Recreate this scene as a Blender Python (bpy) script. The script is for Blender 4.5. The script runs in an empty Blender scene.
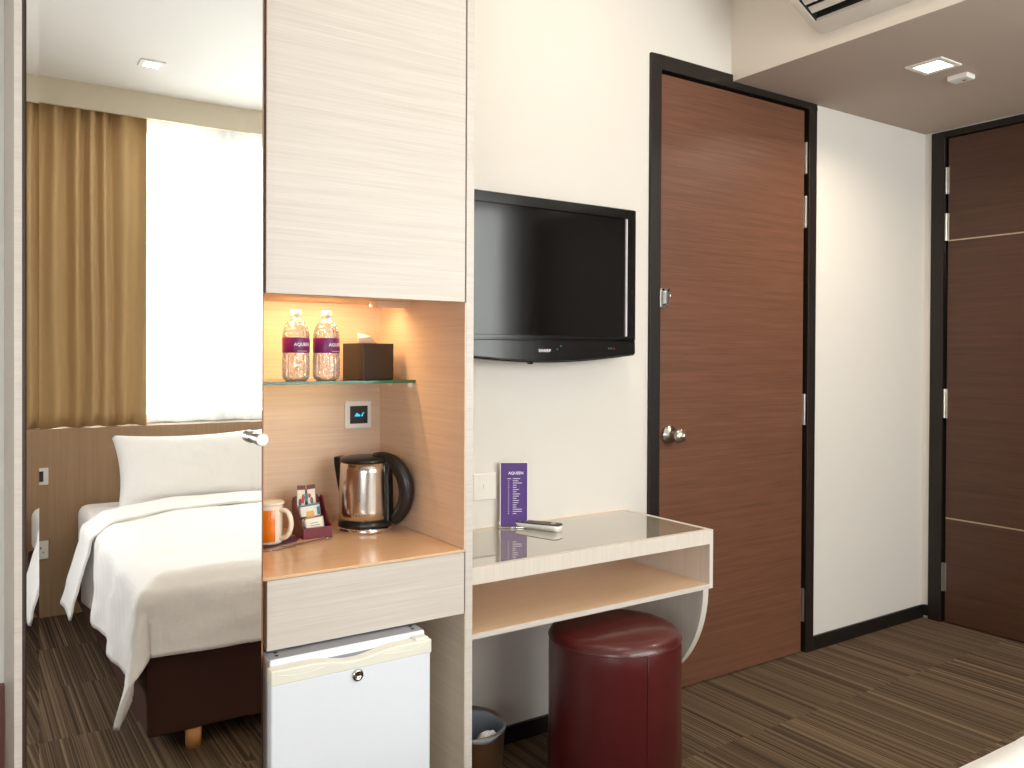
import bpy, math, random
from mathutils import Vector, noise
random.seed(7)
SC = bpy.context.scene
COL = SC.collection
R = math.radians
PI = math.pi

# ------------------------------------------------------------------ materials
def lin(c):
    return tuple((v/255/12.92 if v/255 <= .04045 else ((v/255+.055)/1.055)**2.4) for v in c) + (1.0,)

def newmat(name):
    m = bpy.data.materials.new(name); m.use_nodes = True
    nt = m.node_tree; nt.nodes.clear()
    out = nt.nodes.new('ShaderNodeOutputMaterial')
    return m, nt, out

def setin(b, **kw):
    for k, v in kw.items():
        k = k.replace('_', ' ')
        if k in b.inputs: b.inputs[k].default_value = v

def plain(name, rgb, rough=.5, metal=0, spec=.5, coat=0, bump=0, bscale=200, emis=None, estr=0, var=0, vscale=8):
    m, nt, out = newmat(name)
    b = nt.nodes.new('ShaderNodeBsdfPrincipled')
    setin(b, Base_Color=lin(rgb), Roughness=rough, Metallic=metal, Specular_IOR_Level=spec, Coat_Weight=coat)
    if emis: setin(b, Emission_Color=lin(emis), Emission_Strength=estr)
    tc = nt.nodes.new('ShaderNodeTexCoord')
    n = nt.nodes.new('ShaderNodeTexNoise'); n.inputs['Scale'].default_value = vscale
    nt.links.new(tc.outputs['Object'], n.inputs['Vector'])
    if var:
        mx = nt.nodes.new('ShaderNodeMix'); mx.data_type = 'RGBA'
        c = lin(rgb); mx.inputs[6].default_value = c
        mx.inputs[7].default_value = tuple(v*(1-var) for v in c[:3]) + (1,)
        nt.links.new(n.outputs['Fac'], mx.inputs[0]); nt.links.new(mx.outputs[2], b.inputs['Base Color'])
    if bump:
        n2 = nt.nodes.new('ShaderNodeTexNoise'); n2.inputs['Scale'].default_value = bscale
        nt.links.new(tc.outputs['Object'], n2.inputs['Vector'])
        bp = nt.nodes.new('ShaderNodeBump'); bp.inputs['Strength'].default_value = bump
        bp.inputs['Distance'].default_value = .002
        nt.links.new(n2.outputs['Fac'], bp.inputs['Height']); nt.links.new(bp.outputs['Normal'], b.inputs['Normal'])
    nt.links.new(b.outputs[0], out.inputs[0])
    return m

def wood(name, c_dark, c_light, grain, rough=.45, fine=330, spec=.4, contrast=(.25, .75)):
    """grain = axis along which the streaks run (0,1,2)"""
    m, nt, out = newmat(name)
    b = nt.nodes.new('ShaderNodeBsdfPrincipled'); setin(b, Roughness=rough, Specular_IOR_Level=spec)
    tc = nt.nodes.new('ShaderNodeTexCoord')
    def layer(sc, stretch, det, dist=0, other=None):
        mp = nt.nodes.new('ShaderNodeMapping')
        s = [sc, sc, sc]; s[grain] = stretch
        mp.inputs['Scale'].default_value = s
        n = nt.nodes.new('ShaderNodeTexNoise'); n.inputs['Scale'].default_value = 1
        n.inputs['Detail'].default_value = det; n.inputs['Distortion'].default_value = dist
        nt.links.new(tc.outputs['Object'], mp.inputs['Vector']); nt.links.new(mp.outputs[0], n.inputs['Vector'])
        return n.outputs['Fac']
    a = layer(fine, 5, 3, .3); c = layer(fine*.22, 1.2, 2, .2)
    ad = nt.nodes.new('ShaderNodeMath'); ad.operation = 'MULTIPLY_ADD'
    nt.links.new(a, ad.inputs[0]); ad.inputs[1].default_value = .6
    m2 = nt.nodes.new('ShaderNodeMath'); m2.operation = 'MULTIPLY'; m2.inputs[1].default_value = .4
    nt.links.new(c, m2.inputs[0]); nt.links.new(m2.outputs[0], ad.inputs[2])
    cr = nt.nodes.new('ShaderNodeValToRGB')
    cr.color_ramp.elements[0].position = contrast[0]; cr.color_ramp.elements[1].position = contrast[1]
    cr.color_ramp.elements[0].color = lin(c_dark); cr.color_ramp.elements[1].color = lin(c_light)
    nt.links.new(ad.outputs[0], cr.inputs[0]); nt.links.new(cr.outputs[0], b.inputs['Base Color'])
    bp = nt.nodes.new('ShaderNodeBump'); bp.inputs['Strength'].default_value = .12; bp.inputs['Distance'].default_value = .001
    nt.links.new(a, bp.inputs['Height']); nt.links.new(bp.outputs['Normal'], b.inputs['Normal'])
    nt.links.new(b.outputs[0], out.inputs[0])
    return m

def carpet():
    m, nt, out = newmat('striped_carpet')
    b = nt.nodes.new('ShaderNodeBsdfPrincipled'); setin(b, Roughness=.95, Specular_IOR_Level=.1)
    tc = nt.nodes.new('ShaderNodeTexCoord')
    sp = nt.nodes.new('ShaderNodeSeparateXYZ'); nt.links.new(tc.outputs['Object'], sp.inputs[0])
    def math_(op, a, bb=None, c=None):
        n = nt.nodes.new('ShaderNodeMath'); n.operation = op
        for i, v in enumerate((a, bb, c)):
            if v is None: continue
            if isinstance(v, (int, float)): n.inputs[i].default_value = v
            else: nt.links.new(v, n.inputs[i])
        return n.outputs[0]
    row = math_('FLOOR', math_('DIVIDE', math_('ADD', sp.outputs['Y'], 4.08), .5))
    colm = math_('FLOOR', math_('DIVIDE', math_('ADD', math_('ADD', sp.outputs['X'], 5), math_('MULTIPLY', row, .25)), .5))
    def stripes(freq, yy, seed):
        cx = nt.nodes.new('ShaderNodeCombineXYZ')
        nt.links.new(math_('MULTIPLY', sp.outputs['X'], freq), cx.inputs[0])
        nt.links.new(math_('MULTIPLY_ADD', sp.outputs['Y'], yy, math_('MULTIPLY', row, .62+seed*.1)), cx.inputs[1])
        nt.links.new(math_('MULTIPLY', colm, .47+seed*.1), cx.inputs[2])
        n = nt.nodes.new('ShaderNodeTexNoise'); n.inputs['Scale'].default_value = 1; n.inputs['Detail'].default_value = 1.5
        nt.links.new(cx.outputs[0], n.inputs['Vector'])
        return n.outputs['Fac']
    s1 = stripes(230, .25, 0); s2 = stripes(70, .12, 1.3)
    s = math_('ADD', math_('MULTIPLY', s1, .62), math_('MULTIPLY', s2, .38))
    cr = nt.nodes.new('ShaderNodeValToRGB'); e = cr.color_ramp.elements
    e[0].position = .33; e[0].color = lin((58, 46, 37)); e[1].position = .70; e[1].color = lin((150, 128, 101))
    e2 = e.new(.45); e2.color = lin((86, 70, 55)); e3 = e.new(.55); e3.color = lin((112, 92, 72))
    nt.links.new(s, cr.inputs[0])
    n = nt.nodes.new('ShaderNodeTexNoise'); n.inputs['Scale'].default_value = 420; nt.links.new(tc.outputs['Object'], n.inputs['Vector'])
    mx = nt.nodes.new('ShaderNodeMix'); mx.data_type = 'RGBA'; mx.blend_type = 'MULTIPLY'; mx.inputs[0].default_value = .35
    nt.links.new(cr.outputs[0], mx.inputs[6]); nt.links.new(n.outputs['Fac'], mx.inputs[7])
    nt.links.new(mx.outputs[2], b.inputs['Base Color'])
    bp = nt.nodes.new('ShaderNodeBump'); bp.inputs['Strength'].default_value = .5; bp.inputs['Distance'].default_value = .003
    nt.links.new(math_('ADD', s1, math_('MULTIPLY', n.outputs['Fac'], .5)), bp.inputs['Height']); nt.links.new(bp.outputs['Normal'], b.inputs['Normal'])
    nt.links.new(b.outputs[0], out.inputs[0])
    return m

def cloth(name, rgb, transl=.0, stripe=0, rough=.85, bump=.25):
    m, nt, out = newmat(name)
    b = nt.nodes.new('ShaderNodeBsdfPrincipled'); setin(b, Base_Color=lin(rgb), Roughness=rough, Specular_IOR_Level=.15, Sheen_Weight=.15)
    tc = nt.nodes.new('ShaderNodeTexCoord')
    n = nt.nodes.new('ShaderNodeTexNoise'); n.inputs['Scale'].default_value = 9; n.inputs['Detail'].default_value = 4
    nt.links.new(tc.outputs['Object'], n.inputs['Vector'])
    bp = nt.nodes.new('ShaderNodeBump'); bp.inputs['Strength'].default_value = bump; bp.inputs['Distance'].default_value = .02
    nt.links.new(n.outputs['Fac'], bp.inputs['Height'])
    if stripe:
        w = nt.nodes.new('ShaderNodeTexWave'); w.bands_direction = 'X'; w.inputs['Scale'].default_value = stripe
        nt.links.new(tc.outputs['Object'], w.inputs['Vector'])
        mx = nt.nodes.new('ShaderNodeMix'); mx.data_type = 'RGBA'; c = lin(rgb)
        mx.inputs[6].default_value = tuple(v*.965 for v in c[:3]) + (1,); mx.inputs[7].default_value = c
        nt.links.new(w.outputs['Fac'], mx.inputs[0]); nt.links.new(mx.outputs[2], b.inputs['Base Color'])
    nt.links.new(bp.outputs['Normal'], b.inputs['Normal'])
    if transl:
        t = nt.nodes.new('ShaderNodeBsdfTranslucent'); t.inputs[0].default_value = lin(rgb)
        ms = nt.nodes.new('ShaderNodeMixShader'); ms.inputs[0].default_value = transl
        nt.links.new(b.outputs[0], ms.inputs[1]); nt.links.new(t.outputs[0], ms.inputs[2]); nt.links.new(ms.outputs[0], out.inputs[0])
    else: nt.links.new(b.outputs[0], out.inputs[0])
    return m

def sheer_mat():
    m, nt, out = newmat('sheer_voile')
    t = nt.nodes.new('ShaderNodeBsdfTranslucent'); t.inputs[0].default_value = (.95, .95, .95, 1)
    d = nt.nodes.new('ShaderNodeBsdfDiffuse'); d.inputs[0].default_value = (.92, .92, .92, 1)
    tr = nt.nodes.new('ShaderNodeBsdfTransparent')
    m1 = nt.nodes.new('ShaderNodeMixShader'); m1.inputs[0].default_value = .3
    nt.links.new(t.outputs[0], m1.inputs[1]); nt.links.new(d.outputs[0], m1.inputs[2])
    m2 = nt.nodes.new('ShaderNodeMixShader')
    lw = nt.nodes.new('ShaderNodeTexNoise'); lw.inputs['Scale'].default_value = 3
    m2.inputs[0].default_value = .45
    nt.links.new(m1.outputs[0], m2.inputs[1]); nt.links.new(tr.outputs[0], m2.inputs[2]); nt.links.new(m2.outputs[0], out.inputs[0])
    return m

def clear(name, tint=(1, 1, 1), gloss=.12, rough=.02, bumpscale=0, body=0, bodycol=(240, 240, 240), fres=True):
    m, nt, out = newmat(name)
    tr = nt.nodes.new('ShaderNodeBsdfTransparent'); tr.inputs[0].default_value = tint + (1,)
    g = nt.nodes.new('ShaderNodeBsdfGlossy'); g.inputs['Roughness'].default_value = rough
    ms = nt.nodes.new('ShaderNodeMixShader')
    if fres:
        fr = nt.nodes.new('ShaderNodeFresnel'); fr.inputs[0].default_value = 1.5
        ad = nt.nodes.new('ShaderNodeMath'); ad.operation = 'ADD'; ad.inputs[1].default_value = gloss
        nt.links.new(fr.outputs[0], ad.inputs[0]); nt.links.new(ad.outputs[0], ms.inputs[0])
    else: ms.inputs[0].default_value = gloss
    if bumpscale:
        tc = nt.nodes.new('ShaderNodeTexCoord')
        v = nt.nodes.new('ShaderNodeTexVoronoi'); v.inputs['Scale'].default_value = bumpscale
        nt.links.new(tc.outputs['Object'], v.inputs['Vector'])
        bp = nt.nodes.new('ShaderNodeBump'); bp.inputs['Strength'].default_value = .9; bp.inputs['Distance'].default_value = .004
        nt.links.new(v.outputs['Distance'], bp.inputs['Height']); nt.links.new(bp.outputs['Normal'], g.inputs['Normal'])
    nt.links.new(tr.outputs[0], ms.inputs[1]); nt.links.new(g.outputs[0], ms.inputs[2])
    last = ms
    if body:
        d = nt.nodes.new('ShaderNodeBsdfDiffuse'); d.inputs[0].default_value = lin(bodycol)
        m3 = nt.nodes.new('ShaderNodeMixShader'); m3.inputs[0].default_value = body
        nt.links.new(ms.outputs[0], m3.inputs[1]); nt.links.new(d.outputs[0], m3.inputs[2]); last = m3
    nt.links.new(last.outputs[0], out.inputs[0])
    return m

M = {}
M['wall'] = plain('wall_paint', (218, 212, 204), .7, spec=.3, bump=.08, bscale=300, var=.02)
M['ceil'] = plain('ceiling_paint', (246, 245, 241), .8, spec=.2, bump=.05, bscale=300, var=.02)
M['bulkunder'] = plain('bulkhead_underside_paint', (184, 168, 154), .75, spec=.2)  # darker copy of the bulkhead paint: underside shade put into the colour
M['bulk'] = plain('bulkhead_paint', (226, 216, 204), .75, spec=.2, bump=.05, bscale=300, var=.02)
M['pelmet'] = plain('pelmet_paint', (224, 214, 192), .7, spec=.2)
M['carpet'] = carpet()
M['pale_h'] = wood('pale_laminate_horizontal', (198, 188, 177), (221, 212, 202), 0, .4)
M['pale_v'] = wood('pale_laminate_vertical', (212, 200, 186), (230, 220, 208), 2, .4)
M['pale_y'] = wood('pale_laminate_depth', (204, 184, 158), (226, 208, 184), 1, .45)
M['warm_h'] = wood('warm_laminate_horizontal', (214, 184, 158), (236, 210, 184), 0, .42)
M['warm_y'] = wood('warm_laminate_depth', (222, 192, 164), (244, 218, 192), 1, .42)
M['counter'] = wood('counter_laminate', (216, 176, 138), (230, 194, 158), 0, .22, spec=.5)
M['deskin'] = wood('desk_shelf_laminate', (228, 190, 150), (246, 214, 178), 0, .3, spec=.5)
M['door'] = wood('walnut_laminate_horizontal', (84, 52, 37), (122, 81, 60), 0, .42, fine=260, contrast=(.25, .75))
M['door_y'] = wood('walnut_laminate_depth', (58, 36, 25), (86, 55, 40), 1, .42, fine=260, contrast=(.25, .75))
M['frame'] = wood('dark_stained_frame', (20, 13, 8), (30, 20, 13), 2, .5)
M['panelw'] = wood('headboard_laminate', (158, 126, 96), (182, 150, 118), 2, .45, contrast=(.25, .75))
M['brownedge'] = plain('brown_edge', (150, 106, 78), .5)
M['darkgap'] = plain('dark_brown_edge', (62, 42, 32), .5)
M['redpanel'] = plain('reddish_skirting', (126, 84, 72), .5, var=.2)
M['base'] = plain('dark_skirting', (14, 9, 7), .5)
M['mirror'] = plain('mirror_silver', (246, 246, 243), .004, 1.0)
M['chrome'] = plain('chrome', (215, 215, 212), .12, 1)
M['satin'] = plain('satin_steel', (190, 186, 178), .3, 1)
M['kettle'] = plain('brushed_steel', (214, 206, 198), .2, 1, bump=.03)
M['blackpl'] = plain('black_plastic', (24, 23, 22), .35)
M['tvbody'] = plain('gloss_black', (8, 7, 6), .15, coat=.15)
M['screen'] = plain('tv_screen_glass', (9, 8, 7), .08, spec=.5)
M['wallplate'] = plain('wall_plate_plastic', (224, 219, 210), .4)
M['white'] = plain('white_plastic', (238, 236, 230), .4)
M['offwhite'] = plain('cream_plastic', (240, 237, 222), .4)
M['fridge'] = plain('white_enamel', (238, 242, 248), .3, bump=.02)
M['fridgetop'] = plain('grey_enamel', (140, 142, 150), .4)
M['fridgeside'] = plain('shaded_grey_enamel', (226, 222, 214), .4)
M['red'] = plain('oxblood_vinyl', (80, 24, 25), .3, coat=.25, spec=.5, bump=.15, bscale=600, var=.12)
M['seam'] = plain('oxblood_piping', (84, 24, 24), .4)
M['bedbase'] = plain('dark_brown_valance', (66, 30, 18), .8, bump=.2, bscale=120, var=.2)
M['leg'] = wood('beech_leg', (190, 132, 76), (216, 160, 100), 2, .4)
M['sheet'] = cloth('white_bed_linen', (250, 248, 246), bump=.35)
M['duvet'] = cloth('white_striped_duvet_linen', (250, 248, 246), stripe=44, bump=.4)
M['curtain'] = cloth('gold_curtain_fabric', (200, 168, 120), .05, bump=.15)
M['lining'] = cloth('cream_curtain_edge', (222, 200, 160), .4)
M['sheer'] = sheer_mat()
M['pane'] = clear('window_glass', (.96, .98, .97), 0)
M['alu'] = plain('window_aluminium', (168, 172, 172), .45, .3)
M['shelfglass'] = clear('shelf_glass', (.86, .95, .9), .04)
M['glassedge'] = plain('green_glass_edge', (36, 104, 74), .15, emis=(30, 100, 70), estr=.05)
M['deskglass'] = plain('desk_glass_top', (158, 148, 130), .03, spec=1.0, coat=1)
M['bottle'] = clear('bottle_plastic', (.99, .98, .96), .22, .08, bumpscale=95, body=.16, bodycol=(255, 240, 225))
M['cap'] = plain('white_bottle_cap', (250, 246, 232), .4)
M['purple'] = plain('purple_label', (118, 22, 96), .35)
M['purplecard'] = plain('purple_card', (80, 48, 124), .35)
M['print'] = plain('white_print', (245, 240, 245), .5)
M['brownbox'] = plain('dark_brown_leatherette', (46, 34, 28), .42, bump=.1, bscale=400)
M['tissue'] = plain('tissue_paper', (250, 232, 200), .9)
M['orange'] = plain('orange_glaze', (242, 124, 10), .2, coat=.4)
M['ivory'] = plain('ivory_ceramic', (246, 232, 212), .22, coat=.3)
M['maroon'] = plain('maroon_leatherette', (106, 26, 40), .4)
M['innerdark'] = plain('dark_lining', (44, 62, 58), .6)
M['paper'] = plain('cream_paper', (246, 238, 222), .7)
M['teal'] = plain('teal_print', (30, 128, 148), .5)
M['redprint'] = plain('red_print', (196, 44, 40), .5)
M['brownprint'] = plain('brown_print', (110, 40, 34), .5)
M['orangeprint'] = plain('orange_print', (240, 176, 96), .5)
M['greyprint'] = plain('grey_print', (120, 112, 104), .6)
M['spoon'] = clear('clear_plastic_spoon', (.85, .76, .7), .35, .08, body=.55, bodycol=(140, 104, 88))
M['mat'] = plain('purple_paper_coaster', (78, 34, 70), .5)
M['lcd'] = plain('lcd_dark', (44, 42, 46), .25)
M['cyan'] = plain('cyan_display', (40, 190, 230), .5, emis=(50, 190, 235), estr=1.2)
M['led'] = plain('diffuser_glow', (255, 250, 240), .5, emis=(255, 240, 215), estr=7)
M['ac'] = plain('ac_plastic', (212, 203, 192), .4)
M['acdark'] = plain('ac_inner_dark', (26, 22, 20), .7)
M['bin'] = plain('bronze_steel_bin', (150, 122, 92), .28, .9)
M['liner'] = clear('bin_liner', (.5, .54, .6), .15, .25, body=.75, bodycol=(132, 140, 152))
M['paperwhite'] = plain('crumpled_paper', (220, 214, 208), .8)
M['buttons'] = plain('remote_dark', (38, 38, 38), .4)
M['greenprint'] = plain('green_indicator', (60, 110, 110), .4)
M['inlay'] = plain('metal_inlay', (196, 176, 152), .3, .8)

# ------------------------------------------------------------------ mesh builder
class MB:
    def __init__(s): s.v, s.f, s.mi, s.sm = [], [], [], []
    def add(s, vs, fs, mi=0, smooth=False):
        o = len(s.v); s.v += [tuple(v) for v in vs]
        for f in fs: s.f.append(tuple(i+o for i in f)); s.mi.append(mi); s.sm.append(smooth)
        return s
    def box(s, x0, x1, y0, y1, z0, z1, mi=0):
        x0, x1 = min(x0, x1), max(x0, x1); y0, y1 = min(y0, y1), max(y0, y1); z0, z1 = min(z0, z1), max(z0, z1)
        vs = [(x, y, z) for z in (z0, z1) for y in (y0, y1) for x in (x0, x1)]
        return s.add(vs, [(0, 2, 3, 1), (4, 5, 7, 6), (0, 1, 5, 4), (2, 6, 7, 3), (0, 4, 6, 2), (1, 3, 7, 5)], mi)
    def lathe(s, prof, c=(0, 0, 0), n=40, mi=0, axis='z', cap=True, smooth=True, a0=0, a1=2*PI):
        full = abs(a1-a0-2*PI) < 1e-6
        m = n if full else n+1
        vs = []
        for (r, h) in prof:
            for k in range(m):
                a = a0+(a1-a0)*k/n
                p = (r*math.cos(a), r*math.sin(a), h)
                if axis == 'y': p = (p[0], -p[2], p[1])
                if axis == 'x': p = (p[2], p[0], p[1])
                vs.append((p[0]+c[0], p[1]+c[1], p[2]+c[2]))
        fs = []
        for i in range(len(prof)-1):
            for k in range(n if full else n):
                k2 = (k+1) % m if full else k+1
                fs.append((i*m+k, i*m+k2, (i+1)*m+k2, (i+1)*m+k))
        s.add(vs, fs, mi, smooth)
        if cap and full:
            o = len(s.v)-len(vs)
            if prof[0][0] > 1e-5: s.f.append(tuple(o+k for k in range(m))[::-1]); s.mi.append(mi); s.sm.append(False)
            if prof[-1][0] > 1e-5: s.f.append(tuple(o+(len(prof)-1)*m+k for k in range(m))); s.mi.append(mi); s.sm.append(False)
        return s
    def prism(s, poly, a, b, axis='y', mi=0, smooth=False):
        """polygon in the two other axes, extruded a..b along axis"""
        n = len(poly); vs = []
        for t in (a, b):
            for (p, q) in poly:
                vs.append({'y': (p, t, q), 'x': (t, p, q), 'z': (p, q, t)}[axis])
        s.add(vs, [tuple(range(n))[::-1], tuple(range(n, 2*n))], mi)
        o = len(s.v)-2*n
        for k in range(n):
            k2 = (k+1) % n
            s.f.append((o+k, o+k2, o+n+k2, o+n+k)); s.mi.append(mi); s.sm.append(smooth)
        return s
    def tube(s, pts, rad, n=12, mi=0, flat=1.0, up=(0, 0, 1)):
        pts = [Vector(p) for p in pts]; vs = []; m = len(pts)
        rr = rad if isinstance(rad, (list, tuple)) else [rad]*m
        a = None
        for i, p in enumerate(pts):
            t = (pts[min(i+1, m-1)]-pts[max(i-1, 0)]).normalized()
            if a is None:
                u = Vector(up)
                if abs(t.dot(u)) > .95: u = Vector((1, 0, 0))
                a = t.cross(u).normalized()
            else: a = (a-t*a.dot(t)).normalized()
            b = a.cross(t).normalized()
            for k in range(n):
                an = 2*PI*k/n
                vs.append(p+a*(rr[i]*flat*math.cos(an))+b*(rr[i]*math.sin(an)))
        fs = [(i*n+k, i*n+(k+1) % n, (i+1)*n+(k+1) % n, (i+1)*n+k) for i in range(m-1) for k in range(n)]
        s.add(vs, fs, mi, True)
        o = len(s.v)-len(vs)
        s.f.append(tuple(o+k for k in range(n))[::-1]); s.mi.append(mi); s.sm.append(False)
        s.f.append(tuple(o+(m-1)*n+k for k in range(n))); s.mi.append(mi); s.sm.append(False)
        return s
    def grid(s, fn, nu, nv, mi=0, smooth=True, flip=False):
        vs = [fn(i/nu, j/nv) for j in range(nv+1) for i in range(nu+1)]
        w = nu+1
        fs = []
        for j in range(nv):
            for i in range(nu):
                q = (j*w+i, j*w+i+1, (j+1)*w+i+1, (j+1)*w+i)
                fs.append(q[::-1] if flip else q)
        return s.add(vs, fs, mi, smooth)

def base_of(v):
    xs = [p[0] for p in v]; ys = [p[1] for p in v]; zs = [p[2] for p in v]
    return Vector(((min(xs)+max(xs))/2, (min(ys)+max(ys))/2, min(zs)))

def link(name, mb, mats, parent=None, bevel=0, seg=2, solid=0, world=True, keep=False, subsurf=0, recalc=True):
    """one mesh object; verts given in the place's coordinates (world=True) or in the parent's (world=False)"""
    me = bpy.data.meshes.new(name)
    if parent is not None:
        p = parent; tot = Vector((0, 0, 0))
        while p is not None: tot += p.location; p = p.parent
        base = base_of(mb.v) if world else Vector((0, 0, 0))
        loc = base - tot if world else Vector((0, 0, 0))
    else:
        base = Vector((0, 0, 0)) if keep else base_of(mb.v)
        loc = base
    me.from_pydata([(v[0]-base.x, v[1]-base.y, v[2]-base.z) for v in mb.v], [], mb.f)
    if not isinstance(mats, (list, tuple)): mats = [mats]
    for m in mats: me.materials.append(M[m])
    for p, mi, sm in zip(me.polygons, mb.mi, mb.sm): p.material_index = mi; p.use_smooth = sm
    if recalc:
        import bmesh
        bm = bmesh.new(); bm.from_mesh(me); bmesh.ops.remove_doubles(bm, verts=bm.verts, dist=1e-6)
        bmesh.ops.recalc_face_normals(bm, faces=bm.faces); bm.to_mesh(me); bm.free()
    me.update()
    o = bpy.data.objects.new(name, me); COL.objects.link(o); o.location = loc
    if parent is not None: o.parent = parent
    if solid:
        md = o.modifiers.new('thickness', 'SOLIDIFY'); md.thickness = solid; md.offset = 0
    if bevel:
        md = o.modifiers.new('bevel', 'BEVEL'); md.width = bevel; md.segments = seg; md.limit_method = 'ANGLE'; md.angle_limit = R(40)
    if subsurf:
        md = o.modifiers.new('sub', 'SUBSURF'); md.levels = md.render_levels = subsurf
    return o

def tag(o, label, cat, group=None):
    o['label'] = label; o['category'] = cat
    if group: o['group'] = group
    return o
def thing(name, label, cat, loc, rotz=0, group=None):
    o = bpy.data.objects.new(name, None); o.empty_display_size = .05
    COL.objects.link(o); o.location = loc; o.rotation_euler = (0, 0, rotz)
    return tag(o, label, cat, group)
def struct(name, mb, mats, **k):
    o = link(name, mb, mats, **k); o['kind'] = 'structure'; return o
def B(*a): return MB().box(*a)

def text_mb(s, size, extr=.0003, center=True, bold=0):
    cu = bpy.data.curves.new('t', 'FONT'); cu.body = s; cu.size = size; cu.extrude = extr; cu.offset = bold
    cu.align_x = 'CENTER' if center else 'LEFT'; cu.align_y = 'CENTER'; cu.resolution_u = 2
    to = bpy.data.objects.new('t', cu); COL.objects.link(to)
    bpy.context.view_layer.update()
    dg = bpy.context.evaluated_depsgraph_get()
    me = bpy.data.meshes.new_from_object(to.evaluated_get(dg))
    mb = MB(); mb.add([tuple(v.co) for v in me.vertices], [tuple(p.vertices) for p in me.polygons])
    bpy.data.objects.remove(to); bpy.data.curves.remove(cu); bpy.data.meshes.remove(me)
    return mb
def mapv(mb, fn): mb.v = [tuple(fn(*v)) for v in mb.v]; return mb

# ------------------------------------------------------------------ key dimensions (metres)
YW = 2.331      # television wall
XR = 4.05       # entrance-door wall
YB = -1.095     # face of the window-side panelling
CF = 1.845      # front of the wardrobe / cabinet run
ZB = 2.415      # underside of bulkhead
ZC = 2.66       # ceiling near window
ZH = 2.92       # ceiling over the rest

# ------------------------------------------------------------------ setting
struct('floor', B(-1.1, XR+.1, -1.45, YW+.1, -.06, 0), 'carpet', keep=True)
struct('ceiling', MB().box(-1.1, XR+.1, -1.45, .62, ZC, ZC+.1).box(-1.1, XR+.1, .62, .70, ZC, ZH+.1).box(-1.1, 2.63, .70, YW+.1, ZH, ZH+.1), 'ceil', keep=True)
# television wall with the doorway left open
dx0, dx1 = 2.181, 3.172
struct('wall_television', MB().box(1.1205, dx0, YW, YW+.1, 0, ZH).box(.0985, 1.1205, YW+.04, YW+.1, 0, ZH).box(dx0, 2.63, YW, YW+.1, 2.44, ZH).box(2.63, dx1, YW, YW+.1, ZB, ZH)
       .box(dx1, XR+.1, YW, YW+.1, 0, ZH), 'wall', keep=True)
struct('wall_wardrobe_side', B(-1.0, .0983, 2.14, YW+.1, 0, ZH), 'ceil', keep=True)
struct('trim_1', B(-1.0, .098, 2.122, 2.14, 0, .577), 'redpanel', keep=True)
struct('wall_left', B(-1.1, -1.0, -1.45, YW+.1, 0, ZH), 'wall', keep=True)
# entrance wall with opening
ey0, ey1 = 1.235, 2.293
struct('wall_entrance', MB().box(XR, XR+.1, -1.45, ey0, 0, ZH).box(XR, XR+.1, ey1, YW+.1, 0, ZH).box(XR, XR+.1, ey0, ey1, 2.407, ZH), 'wall', keep=True)
struct('ceiling_bulkhead', MB().box(2.63, XR, .62, YW, ZB, ZH).box(2.6305, XR, .6205, YW, ZB-.0006, ZB, 1), ['bulk', 'bulkunder'], keep=True, recalc=True)  # thin lower sheet carries the painted shade
struct('trim_3', B(XR-.02, XR, -1.19, 1.17, .064, ZC-.24), 'door_y', keep=True)  # unseen dark panel, added for the television screen to reflect
# window wall
WX0, WX1 = .2, 3.85
struct('wall_window', MB().box(-1.1, XR+.1, -1.4, -1.2, 0, .92).box(-1.1, WX0, -1.4, -1.2, .92, ZC).box(WX1, XR+.1, -1.4, -1.2, .92, ZC)
       .box(WX0, WX1, -1.4, -1.2, 2.56, ZC), 'wall', keep=True)
struct('wall_panelling', B(-1.0, XR, -1.2, YB, 0, .925), 'panelw', keep=True)
struct('trim_2', B(-1.0, XR, YB-.015, YB+.005, 2.53, ZC), 'pelmet', keep=True)   # pelmet board
w = struct('window_1', MB().box(WX0, WX1, -1.35, -1.29, .92, .97).box(WX0, WX1, -1.35, -1.29, 2.51, 2.56)
       .box(WX0, WX0+.05, -1.35, -1.29, .97, 2.51).box(WX1-.05, WX1, -1.35, -1.29, .97, 2.51)
       .box(1.27, 1.31, -1.35, -1.29, .97, 2.51).box(2.4, 2.45, -1.35, -1.29, .97, 2.51), 'alu', keep=True)
link('window_pane', B(WX0+.05, WX1-.05, -1.323, -1.317, .97, 2.51), 'pane', w)
# skirting boards
struct('baseboard_television', MB().box(dx1, XR-.001, YW-.012, YW, 0, .062).box(1.122, dx0-.002, YW-.012, YW, 0, .058), 'base', keep=True, bevel=.001)
struct('baseboard_entrance', MB().box(XR-.01, XR, 2.296, YW-.014, .014, .066).box(XR-.01, XR, -1.0, ey0-.07, 0, .062), 'base', keep=True)

# ------------------------------------------------------------------ doors
YF = YW-.012; YN = 2.356; MF = 1.80
def hinge(x, z0, z1, parent, axis='x'):
    mb = MB()
    n = 5; h = (z1-z0)/n
    if axis == 'x':
        mb.box(x-.012, x+.013, YW+.002, YW+.008, z0, z1)
        for k in range(n): mb.lathe([(.0065, z0+k*h+.0003), (.0065, z0+(k+1)*h-.0003)], (x, YW-.003, 0), 12, smooth=False)
    else:
        mb.box(XR+.002, XR+.008, x-.013, x+.012, z0, z1)
        for k in range(n): mb.lathe([(.0065, z0+k*h+.0003), (.0065, z0+(k+1)*h-.0003)], (XR-.003, x, 0), 12, smooth=False)
    link('hinge', mb, 'satin', parent)
d1 = thing('door_1', 'closed walnut brown bathroom door with round steel knob in dark frame beside the television', 'door', (2.665, YW, 0))
del d1['label'], d1['category']
d1['kind'] = 'structure'
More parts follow.
